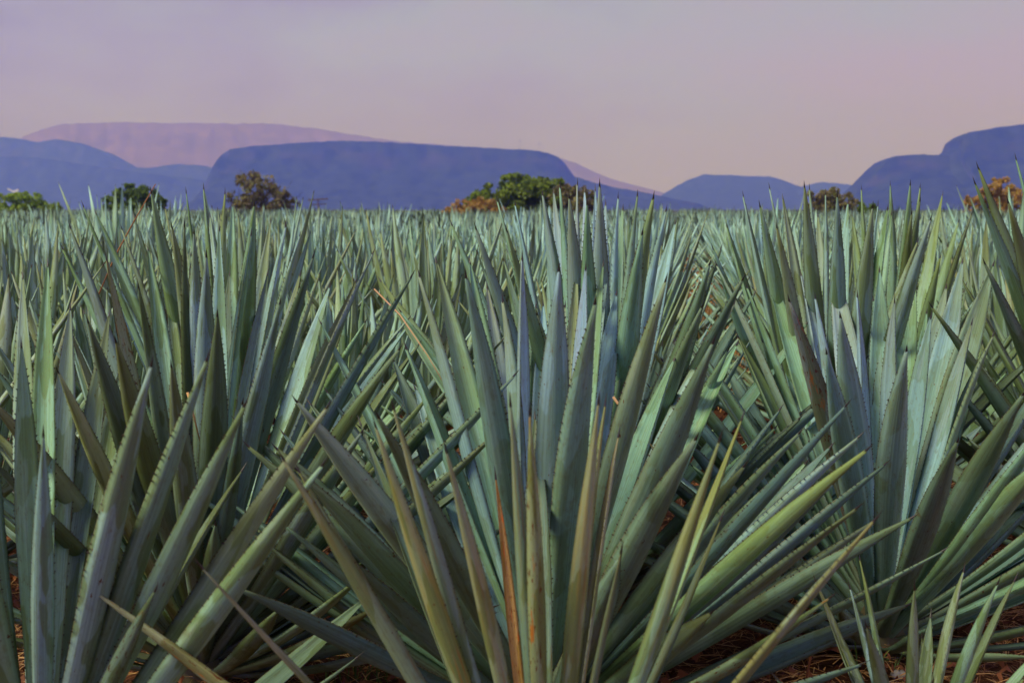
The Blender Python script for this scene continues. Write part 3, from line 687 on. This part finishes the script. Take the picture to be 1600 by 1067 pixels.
for j, (y, x, k, idx) in enumerate(cands[:N_IND]):
    h = rr.gauss(1.38, .14) + (.14 if rr.random() < .12 else 0)
    if y > 7 and rr.random() < .07: h *= .8
    h = min(h, 1.66 if y < 12 else 1.82)
    if y < 15.5:
        lab = '%s agave back %s' % (ORD[idx], rowname(k)) if k in ROWNAME else '%s agave along the %s' % (ORD[idx], rowname(k))
        mid_agave((x, y, 0), lab, 3000 + j, h, 0, 32 if y < 10 else 26)
    else:
        o = bpy.data.objects.new('agave_plant', FAR_MESH[rr.randrange(8)]); C.objects.link(o)
        o.location = (x, y, 0); o.rotation_euler = (0, 0, rr.uniform(0, 6.28)); s = h / 1.5 * rr.uniform(1.0, 1.06); o.scale = (s, s, s)
        v = rr.uniform(1.2, 1.5); t = rr.choice(L1_TINTS[:6]); o.color = (v * t[0] * .98, v * t[1], v * t[2] * 1.02, 1)
        o['label'] = 'pale green agave far back in the packed field, only its leaf tips showing'
        o['category'] = 'agave'; o['group'] = FARG
    last_y = y
# the rest of the field, out to the tree line, as one mass of real plants
def far_field(y0):
    r = np.random.RandomState(4)
    base = []
    for i in range(3):
        V, F, UV = far_mesh(20 + i, 2, 1, 18, wide=1.15)
        base.append((np.array([tuple(v) for v in V]), F, np.array(UV)))
    # split to triangles/quads arrays by keeping loops flat
    flat = []
    for V, F, UV in base:
        lt = np.array([len(f) for f in F]); lv = np.array([q for f in F for q in f]); flat.append((V, lt, lv, UV))
    Vs, LT, LV, UVs = [], [], [], []; off = 0
    Y = y0
    while Y < 210:
        step = 1.15 if Y < 90 else 1.9
        for k in range(-90, 60):
            X = row_x(k, Y) if k in range(-16, 12) else .12 + SLOPE * (Y - 4.3) + 1.32 * k + (1.1 if k > 0 else 0)
            X += r.uniform(-.15, .15); yy = Y + r.uniform(-.4, .4)
            if abs(X) > .37 * yy + 3 or r.rand() < (.05 if Y < 90 else .3): continue
            V, lt, lv, UV = flat[r.randint(3)]
            a = r.uniform(0, 6.28); s = min(max(r.normal(.93, .11), .72), 1.2)
            ca, sa = math.cos(a), math.sin(a)
            P = np.empty_like(V); P[:, 0] = (V[:, 0] * ca - V[:, 1] * sa) * s + X; P[:, 1] = (V[:, 0] * sa + V[:, 1] * ca) * s + yy; P[:, 2] = V[:, 2] * s
            Vs.append(P); LT.append(lt); LV.append(lv + off); UVs.append(UV[lv]); off += len(V)
        Y += step
    P = np.concatenate(Vs); lt = np.concatenate(LT); lv = np.concatenate(LV); uv = np.concatenate(UVs)
    me = bpy.data.meshes.new('agave_field'); me.vertices.add(len(P)); me.vertices.foreach_set('co', P.astype(np.float32).ravel())
    me.loops.add(len(lv)); me.loops.foreach_set('vertex_index', lv.astype(np.int32))
    me.polygons.add(len(lt)); ls = np.concatenate([[0], np.cumsum(lt)[:-1]]); me.polygons.foreach_set('loop_start', ls.astype(np.int32))
    me.update(calc_edges=True)
    me.uv_layers.new(name='UVMap').data.foreach_set('uv', uv.astype(np.float32).ravel())
    me.materials.append(M_LEAF_FAR)
    print('field tris', len(lt), 'verts', len(P), 'start', y0)
    o = obj('agave_field', me, kind='stuff'); o.color = (1.36, 1.46, 1.38, 1)
far_field(last_y + .6)

# ------------------------------------------------------------------ litter, straw, weeds
def blades(name, spots, mat, parent=None, kind='stuff'):
    """spots: list of (x,y,z,az,el,L,w,curve)"""
    V, F = [], []
    for (x, y, z, az, el, L, w, cv) in spots:
        a = Vector((math.cos(az), math.sin(az), 0)); s = Vector((-a.y, a.x, 0)) * w
        p = Vector((x, y, z)); e = el; q = len(V); n = 3
        for i in range(n + 1):
            ww = 1 - .8 * i / n
            V += [p - s * ww, p + s * ww + Vector((0, 0, w * .4))]
            p = p + (a * math.cos(e) + Vector((0, 0, math.sin(e)))) * (L / n); e -= cv
        for i in range(n): F.append((q + 2 * i, q + 2 * i + 1, q + 2 * i + 3, q + 2 * i + 2))
    return obj(name, mesh_of(name, V, F, mat, smooth=False), parent, **({'kind': kind} if kind else {}))
r = random.Random(12)
sp = []
for i in range(32000):
    y = 2.8 + 6.5 * r.random() ** 1.4; x = r.uniform(-1, 1) * (.38 * y + .5)
    if mnoise.noise(Vector((x * 1.4, y * 1.4, 5))) < r.uniform(-.45, .3): continue
    sp.append((x, y, r.uniform(0, .04), r.uniform(0, 6.28), r.uniform(-.05, .5), r.uniform(.04, .16), r.uniform(.0008, .0022), r.uniform(-.1, .35)))
blades('straw_litter', sp, M_RUST)
sp = []
for i in range(22000):
    y = 2.8 + 7 * r.random() ** 1.3; x = r.uniform(-1, 1) * (.38 * y + .5)
    sp.append((x, y, r.uniform(0, .03), r.uniform(0, 6.28), r.uniform(-.02, .3), r.uniform(.05, .2), r.uniform(.001, .0035), r.uniform(0, .3)))
blades('dry_twig_litter', sp, M_STRAW)
# dead flakes: curled bits of old leaf on the soil
V, F = [], []
for i in range(4000):
    y = 3.0 + 9 * r.random() ** 1.3; x = r.uniform(-1, 1) * (.38 * y + .4)
    a = r.uniform(0, 6.28); L = r.uniform(.012, .045); w = L * r.uniform(.15, .4); q = len(V); z = r.uniform(.0, .05)
    ca, sa = math.cos(a), math.sin(a)
    for (u, v, h) in ((-1, -1, 0), (-1, 1, .01), (0, -1, .015), (0, 1, .03), (1, -.4, .0), (1, .5, .01)):
        V.append((x + u * L * ca - v * w * sa, y + u * L * sa + v * w * ca, z + h + r.uniform(-.006, .006)))
    F += [(q, q + 2, q + 3, q + 1), (q + 2, q + 4, q + 5, q + 3)]
obj('dead_leaf_litter', mesh_of('dead_leaf_litter', V, F, M_DEAD, smooth=False), kind='stuff')
# standing dry grass between the rows: reddish and straw coloured
sp = []
for i in range(110):
    y = 10.5 + 24 * r.random(); 
    if r.random() < .55: x = row_x(0, y) + (row_x(1, y) - row_x(0, y)) * r.uniform(.3, .75)
    elif r.random() < .6: x = row_x(r.choice([1, 2, 3]), y) + r.uniform(.4, .9)
    else: x = row_x(r.choice([-4, -3, -2, -1, 0]), y) + r.uniform(.4, .9)
    hh = r.uniform(.5, .95)
    for j in range(16):
        sp.append((x + r.gauss(0, .12), y + r.gauss(0, .12), 0, r.uniform(0, 6.28), r.uniform(1.15, 1.54), hh * r.uniform(.6, 1), r.uniform(.0025, .005), r.uniform(0, .2)))
blades('dry_grass', sp, M_STRAW)
sp = []
for (px, py, n) in ((548, 1062, 26), (1420, 1010, 30), (590, 1060, 18), (1395, 1050, 10), (670, 1045, 12)):
    g = ground(px, py)
    for j in range(n): sp.append((g.x + r.gauss(0, .05), g.y + r.gauss(0, .05), 0, r.uniform(0, 6.28), r.uniform(.7, 1.45), r.uniform(.05, .16), r.uniform(.002, .004), r.uniform(.05, .4)))
blades('green_weeds', sp, M_WEED)

def tube_thing(name, pts, rad, mat, label, cat, K=6, taper=.4, group=None):
    V, F = [], []; n = len(pts); pts = [Vector(p) for p in pts]
    for i, p in enumerate(pts):
        t = (pts[min(i + 1, n - 1)] - pts[max(i - 1, 0)]).normalized(); s = t.cross(Vector((.3, .2, .9))).normalized(); b = t.cross(s)
        rr_ = rad * (1 - (1 - taper) * i / (n - 1))
        for k in range(K): a = 6.2832 * k / K; V.append(p + s * math.cos(a) * rr_ + b * math.sin(a) * rr_)
    for i in range(n - 1):
        for k in range(K): F.append((i * K + k, i * K + (k + 1) % K, (i + 1) * K + (k + 1) % K, (i + 1) * K + k))
    F.append(tuple(range(K))[::-1]); F.append(tuple((n - 1) * K + k for k in range(K)))
    o = obj(name, mesh_of(name, V, F, mat), label=label, category=cat)
    if group: o['group'] = group
    return o
tube_thing('dry_stalk', [(-1.95, 7.25, 0), at(150, 470, 7.2), at(180, 400, 7.1), at(210, 345, 7.0), at(243, 288, 6.9)], .006, M_RUST, 'long thin orange weed stalk leaning right between the left agaves', 'dry stalk', group='dry weed stalks')
tube_thing('dry_stalk', [at(585, 452, 5.6), at(625, 492, 5.4), at(668, 555, 5.25), at(700, 610, 5.2)], .0035, M_STALK, 'bent straw-coloured stalk lying across leaves left of the centre agave', 'dry stalk', group='dry weed stalks')
tube_thing('dry_stalk', [at(958, 620, 4.5), at(980, 650, 4.5), at(1005, 682, 4.6), at(1035, 715, 4.7)], .0045, M_STALK, 'short pale stalk with a black tip behind the centre agave', 'dry stalk', group='dry weed stalks')
tube_thing('dry_stalk', [at(293, 613, 4.1), at(303, 650, 4.1), at(313, 692, 4.15)], .004, M_STRAW, 'thin upright orange straw in front of the tall left agave', 'dry stalk', group='dry weed stalks')
tube_thing('dry_stalk', [at(1283, 985, 4.2), at(1268, 1020, 4.2), at(1258, 1067, 4.2), at(1250, 1110, 4.2)], .005, M_DEAD, 'reddish twig standing left of the young agave', 'dry stalk', group='dry weed stalks')
tube_thing('pale_stick', [at(1003, 913, 5.0), at(1022, 911, 5.0), at(1045, 908, 5.0)], .006, M_STONE, 'small whitish stick in the gap right of the centre agave', 'stick')
def stone(px, py, s, label, seed):
    g = ground(px, py); rs = random.Random(seed); V, F = [], []; K, J = 9, 5
    for j in range(J + 1):
        ph = math.pi * j / J
        for k in range(K):
            a = 6.2832 * k / K; q = 1 + rs.uniform(-.15, .15)
            V.append((g.x + s * q * math.sin(ph) * math.cos(a), g.y + s * .8 * q * math.sin(ph) * math.sin(a), .3 * s + s * .55 * q * math.cos(ph)))
    for j in range(J):
        for k in range(K): F.append((j * K + k, j * K + (k + 1) % K, (j + 1) * K + (k + 1) % K, (j + 1) * K + k))
    obj('stone', mesh_of('stone', V, F, M_STONE), label=label, category='stone', group='pale stones on the soil')
stone(1405, 1058, .03, 'whitish stone on the soil at the foot of the young agave', 3)
stone(1513, 960, .016, 'tiny pale stone on red litter behind the young agave', 4)

# ------------------------------------------------------------------ trees and shrubs beyond the field
def foliage_mat(name, a, b_, c_):
    m, nt, b = new_mat(name)
    g = N(nt, 'ShaderNodeNewGeometry')
    tc = N(nt, 'ShaderNodeTexCoord'); t = N(nt, 'ShaderNodeTexNoise', Scale=.55, Detail=3.0, Roughness=.6); nt.links.new(tc.outputs['Object'], t.inputs['Vector'])
    c = mixc(nt, ramp(nt, t.outputs['Fac'], .38, .62), a, b_)
    c = mixc(nt, ramp(nt, g.outputs['Random Per Island'], .55, 1.0), c, c_)
    nt.links.new(c, b.inputs['Base Color']); b.inputs['Roughness'].default_value = .7; b.inputs['Specular IOR Level'].default_value = .2
    return m
FM_DARK = foliage_mat('foliage_dark', (0.07, 0.12, 0.010), (0.11, 0.17, 0.018), (0.15, 0.22, 0.03))
FM_GRN = foliage_mat('foliage_green', (0.10, 0.16, 0.012), (0.16, 0.22, 0.02), (0.21, 0.26, 0.035))
FM_YEL = foliage_mat('foliage_yellowgreen', (0.20, 0.32, 0.02), (0.28, 0.38, 0.025), (0.26, 0.34, 0.04))
FM_BRN = foliage_mat('foliage_brown', (0.17, 0.14, 0.05), (0.21, 0.16, 0.06), (0.16, 0.19, 0.04))
FM_ORG = foliage_mat('foliage_orange', (0.38, 0.21, 0.05), (0.44, 0.26, 0.06), (0.32, 0.25, 0.06))
M_BARK = plain('bark', (0.09, 0.06, 0.045), .9, (0.13, 0.09, 0.07), 4)

def tree(px, top_py, w_px, Y, mat, label, seed, n_leaf=5200, base_z=None, lobes=None, sparse=.0, name='tree', cat='tree'):
    r = random.Random(seed)
    X = (px - 800) * Y / FPX; H = CAM_Z + (327 - top_py) * Y / FPX; W = w_px * Y / FPX * .62
    e = thing(name, (X, Y, 0), label, cat)
    lobes = ([l_ for l_ in lobes] + [(-.55, 0, .3, .34), (.5, 0, .3, .36), (0, -.1, .5, .5)]) if lobes else [(r.uniform(-.75, .75), r.uniform(-.6, .6), r.uniform(.45, .85), r.uniform(.25, .42)) for _ in range(12)]
    bz = .28 * H
    # trunk and limbs reaching into every lobe
    V, F = [], []
    def limb(pts, r0, r1):
        K = 6; q = len(V); n = len(pts)
        for i, p in enumerate(pts):
            rad = r0 + (r1 - r0) * i / (n - 1)
            for k in range(K): a = 6.2832 * k / K; V.append((p[0] + rad * math.cos(a), p[1] + rad * math.sin(a), p[2]))
        for i in range(n - 1):
            for k in range(K): F.append((q + i * K + k, q + i * K + (k + 1) % K, q + (i + 1) * K + (k + 1) % K, q + (i + 1) * K + k))
    limb([(0, 0, -.3), (.05 * W, 0, .18 * H), (0, .05 * W, .36 * H)], .04 * H, .028 * H)
    for (lx, ly, lz, lr) in lobes:
        p = (lx * W, ly * W, lz * H); limb([(0, 0, .25 * H), (p[0] * .45 + r.uniform(-.1, .1), p[1] * .5, .25 * H + (p[2] - .25 * H) * .6), p], .018 * H, .005 * H)
        if sparse:
            for _ in range(5):
                q = (p[0] + r.uniform(-.35, .35) * W, p[1] + r.uniform(-.3, .3) * W, min(p[2] + r.uniform(.0, .3) * H, H * .98)); limb([p, ((p[0] + q[0]) / 2, (p[1] + q[1]) / 2 + .1, (p[2] + q[2]) / 2), q], .006 * H, .002 * H)
    obj('trunk', mesh_of('trunk', V, F, M_BARK), e)
    # crown: many small leaf clumps spread through each lobe's volume
    V, F = [], []
    tot = sum(l[3] ** 2 for l in lobes)
    for (lx, ly, lz, lr) in lobes:
        n = int(2.2 * n_leaf * lr ** 2 / tot); cx, cy_, cz = lx * W, ly * W, lz * H; rx = lr * W * 1.05; rz = min(lr * H * .85, H - cz)
        subs = [(r.gauss(0, .5), r.gauss(0, .5), r.gauss(0, .5), r.uniform(.18, .42)) for _ in range(10)]
        for _ in range(n):
            s_ = r.choice(subs)
            d = Vector((r.gauss(0, 1), r.gauss(0, 1), r.gauss(0, 1))).normalized() * s_[3] * r.uniform(.5, 1.1)
            u = Vector((s_[0], s_[1], s_[2])) + d
            if u.length > 1.08: u = u.normalized() * r.uniform(.8, 1.08)
            p = Vector((cx + u.x * rx, cy_ + u.y * rx, cz + u.z * rz))
            if p.z < .12 * H: p.z = .12 * H + r.random() * .1 * H
            sz = r.uniform(.10, .24) * (H / 6) ** .5; q = len(V)
            a = Vector((r.gauss(0, 1), r.gauss(0, 1), r.gauss(0, 1))).normalized(); b = a.cross(Vector((r.gauss(0, 1), r.gauss(0, 1), r.gauss(0, 1)))).normalized()
            V += [p - a * sz, p + b * sz * .6, p + a * sz, p - b * sz * .6]; F.append((q, q + 1, q + 2, q + 3))
    obj('crown', mesh_of('crown', V, F, mat, smooth=False), e)
    return e
def L_(*a): return list(a)
tree(214, 289, 92, 150, FM_DARK, 'round dark green tree behind the left agave tips', 1, 9000, lobes=[(-.5, 0, .45, .42), (.0, .1, .62, .5), (.45, 0, .55, .44), (-.2, -.2, .7, .36), (.2, .2, .72, .36), (.6, .1, .35, .36), (-.6, .1, .3, .34), (0, -.3, .4, .5)])
tree(410, 264, 102, 165, FM_BRN, 'tall brownish olive tree with thin feathery crown left of the blue mesa', 2, 2600, sparse=1, lobes=[(-.45, 0, .75, .25), (-.1, .1, .82, .3), (-.25, 0, .55, .4), (.2, .1, .6, .35), (.5, 0, .48, .3), (.75, .1, .36, .2), (-.6, 0, .35, .3), (0, 0, .35, .5), (.45, 0, .3, .35)])
tree(32, 300, 92, 170, FM_YEL, 'yellow-green bushy tree at the left edge', 3, 8000, lobes=[(-.5, 0, .6, .4), (0, .1, .65, .36), (.35, 0, .78, .3), (-.8, 0, .4, .36), (.5, 0, .4, .4), (0, 0, .35, .5)])
tree(84, 316, 26, 175, FM_YEL, 'low yellow-green shrub just right of the left edge tree', 4, 1200, name='shrub', cat='shrub')
tree(738, 304, 84, 140, FM_ORG, 'low orange-brown shrub left of the wide green tree', 5, 2300, name='shrub', cat='shrub', sparse=1, lobes=[(-.6, 0, .5, .3), (-.3, .1, .62, .3), (.1, 0, .55, .36), (.5, 0, .62, .36), (.75, 0, .4, .3), (0, 0, .35, .4)])
tree(812, 272, 132, 150, FM_GRN, 'wide dark green tree in the middle of the horizon', 6, 13000, lobes=[(-.8, 0, .42, .26), (-.55, .1, .6, .3), (-.15, 0, .78, .34), (-.1, .2, .86, .16), (.15, 0, .72, .34), (.35, .1, .80, .24), (.6, 0, .68, .3), (.8, 0, .5, .28), (0, 0, .5, .5), (-.4, -.2, .4, .4), (.45, -.2, .4, .4)])
tree(897, 281, 72, 148, FM_BRN, 'brownish green tree behind the pale tips of the tall centre agave', 7, 4200, lobes=[(-.5, 0, .65, .4), (.0, 0, .8, .38), (.4, 0, .62, .36), (.7, 0, .4, .3), (0, 0, .45, .5)])
tree(1295, 291, 76, 150, FM_BRN, 'brown-green tree rising behind the tall pale agave at right', 8, 4000, lobes=[(-.4, 0, .7, .4), (.0, 0, .82, .3), (.4, 0, .62, .36), (.75, 0, .4, .3), (0, 0, .45, .5)])
tree(1356, 316, 28, 90, FM_DARK, 'small dark shrub right of the brown-green tree', 9, 1500, name='shrub', cat='shrub')
tree(1552, 279, 84, 150, FM_ORG, 'orange-leaved tree before the right-hand mesa', 10, 4800, lobes=[(-.8, 0, .35, .3), (-.4, .1, .6, .3), (0, 0, .82, .3), (.35, 0, .72, .36), (.7, 0, .6, .28), (.2, 0, .4, .5)])

# ------------------------------------------------------------------ poles far off
M_POLE = plain('dark_wood', (0.12, 0.09, 0.10), .8)
M_WHITE = plain('white_paint', (0.7, 0.66, 0.66), .6)
def bar(V, F, a, b, w):
    a, b = Vector(a), Vector(b); t = (b - a).normalized(); s = t.cross(Vector((0, 1, .01)) if abs(t.y) < .9 else Vector((1, 0, 0))).normalized() * w; u = t.cross(s).normalized() * w; q = len(V)
    for p in (a, b): V.extend([p - s - u, p + s - u, p + s + u, p - s + u])
    F.extend([(q, q + 1, q + 2, q + 3), (q + 4, q + 7, q + 6, q + 5)] + [(q + i, q + 4 + i, q + 4 + (i + 1) % 4, q + (i + 1) % 4) for i in range(4)])
def part(name, bars, mat, e):
    V, F = [], []
    for (a, b, w) in bars: bar(V, F, a, b, w)
    return obj(name, mesh_of(name, V, F, mat, smooth=False), e)
def utility_pole(px, py, Y, w, label):
    p = at(px, py, Y); e = thing('utility_pole', (p.x, Y, 0), label, 'utility pole'); z = p.z
    part('pole', [((0, 0, -.2), (0, 0, z + .1), .14)], M_POLE, e)
    part('crossarm', [((-w, -.2, z - .12), (w, -.2, z + .12), .13)], M_POLE, e)
    part('crossarm', [((-w * .8, .2, z - .95), (w * .8, .2, z - .8), .09)], M_POLE, e)
    for s in (-.9, -.5, .5, .9): part('insulator', [((s * w, -.2, z + .1), (s * w, -.2, z + .32), .06)], M_POLE, e)
utility_pole(497, 312, 260, 1.8, 'dark utility pole with broad crossarm standing before the blue mesa')
p = at(22, 298, 220); e = thing('pale_post', (p.x, 220, 0), 'whitish post with two short arms above the left edge tree', 'post')  # plain whitish post with short arms, it carries no lamp
part('post', [((0, 0, -.2), (0, 0, p.z), .1)], M_WHITE, e)
part('arm', [((0, 0, p.z - .2), (-.95, 0, p.z + .25), .09)], M_WHITE, e); part('arm', [((0, 0, p.z - .2), (.7, 0, p.z + .1), .16)], M_WHITE, e)
for (px, top) in ((812, 219), (842, 224)):
    Yh = 5040; X = (px - 800) * Yh / FPX; zt = CAM_Z + (327 - top) * Yh / FPX; zb = CAM_Z + (327 - 240) * Yh / FPX
    e = thing('radio_mast', (X, Yh, zb), 'thin radio mast on the mesa rim, %s of the two' % ('taller' if px == 812 else 'shorter'), 'mast', 'masts on the mesa')
    part('mast', [((0, 0, 0), (0, 0, zt - zb), .35)], M_POLE, e); part('crossarm', [((-9, 0, zt - zb - 8), (9, 0, zt - zb - 8), .35)], M_POLE, e)
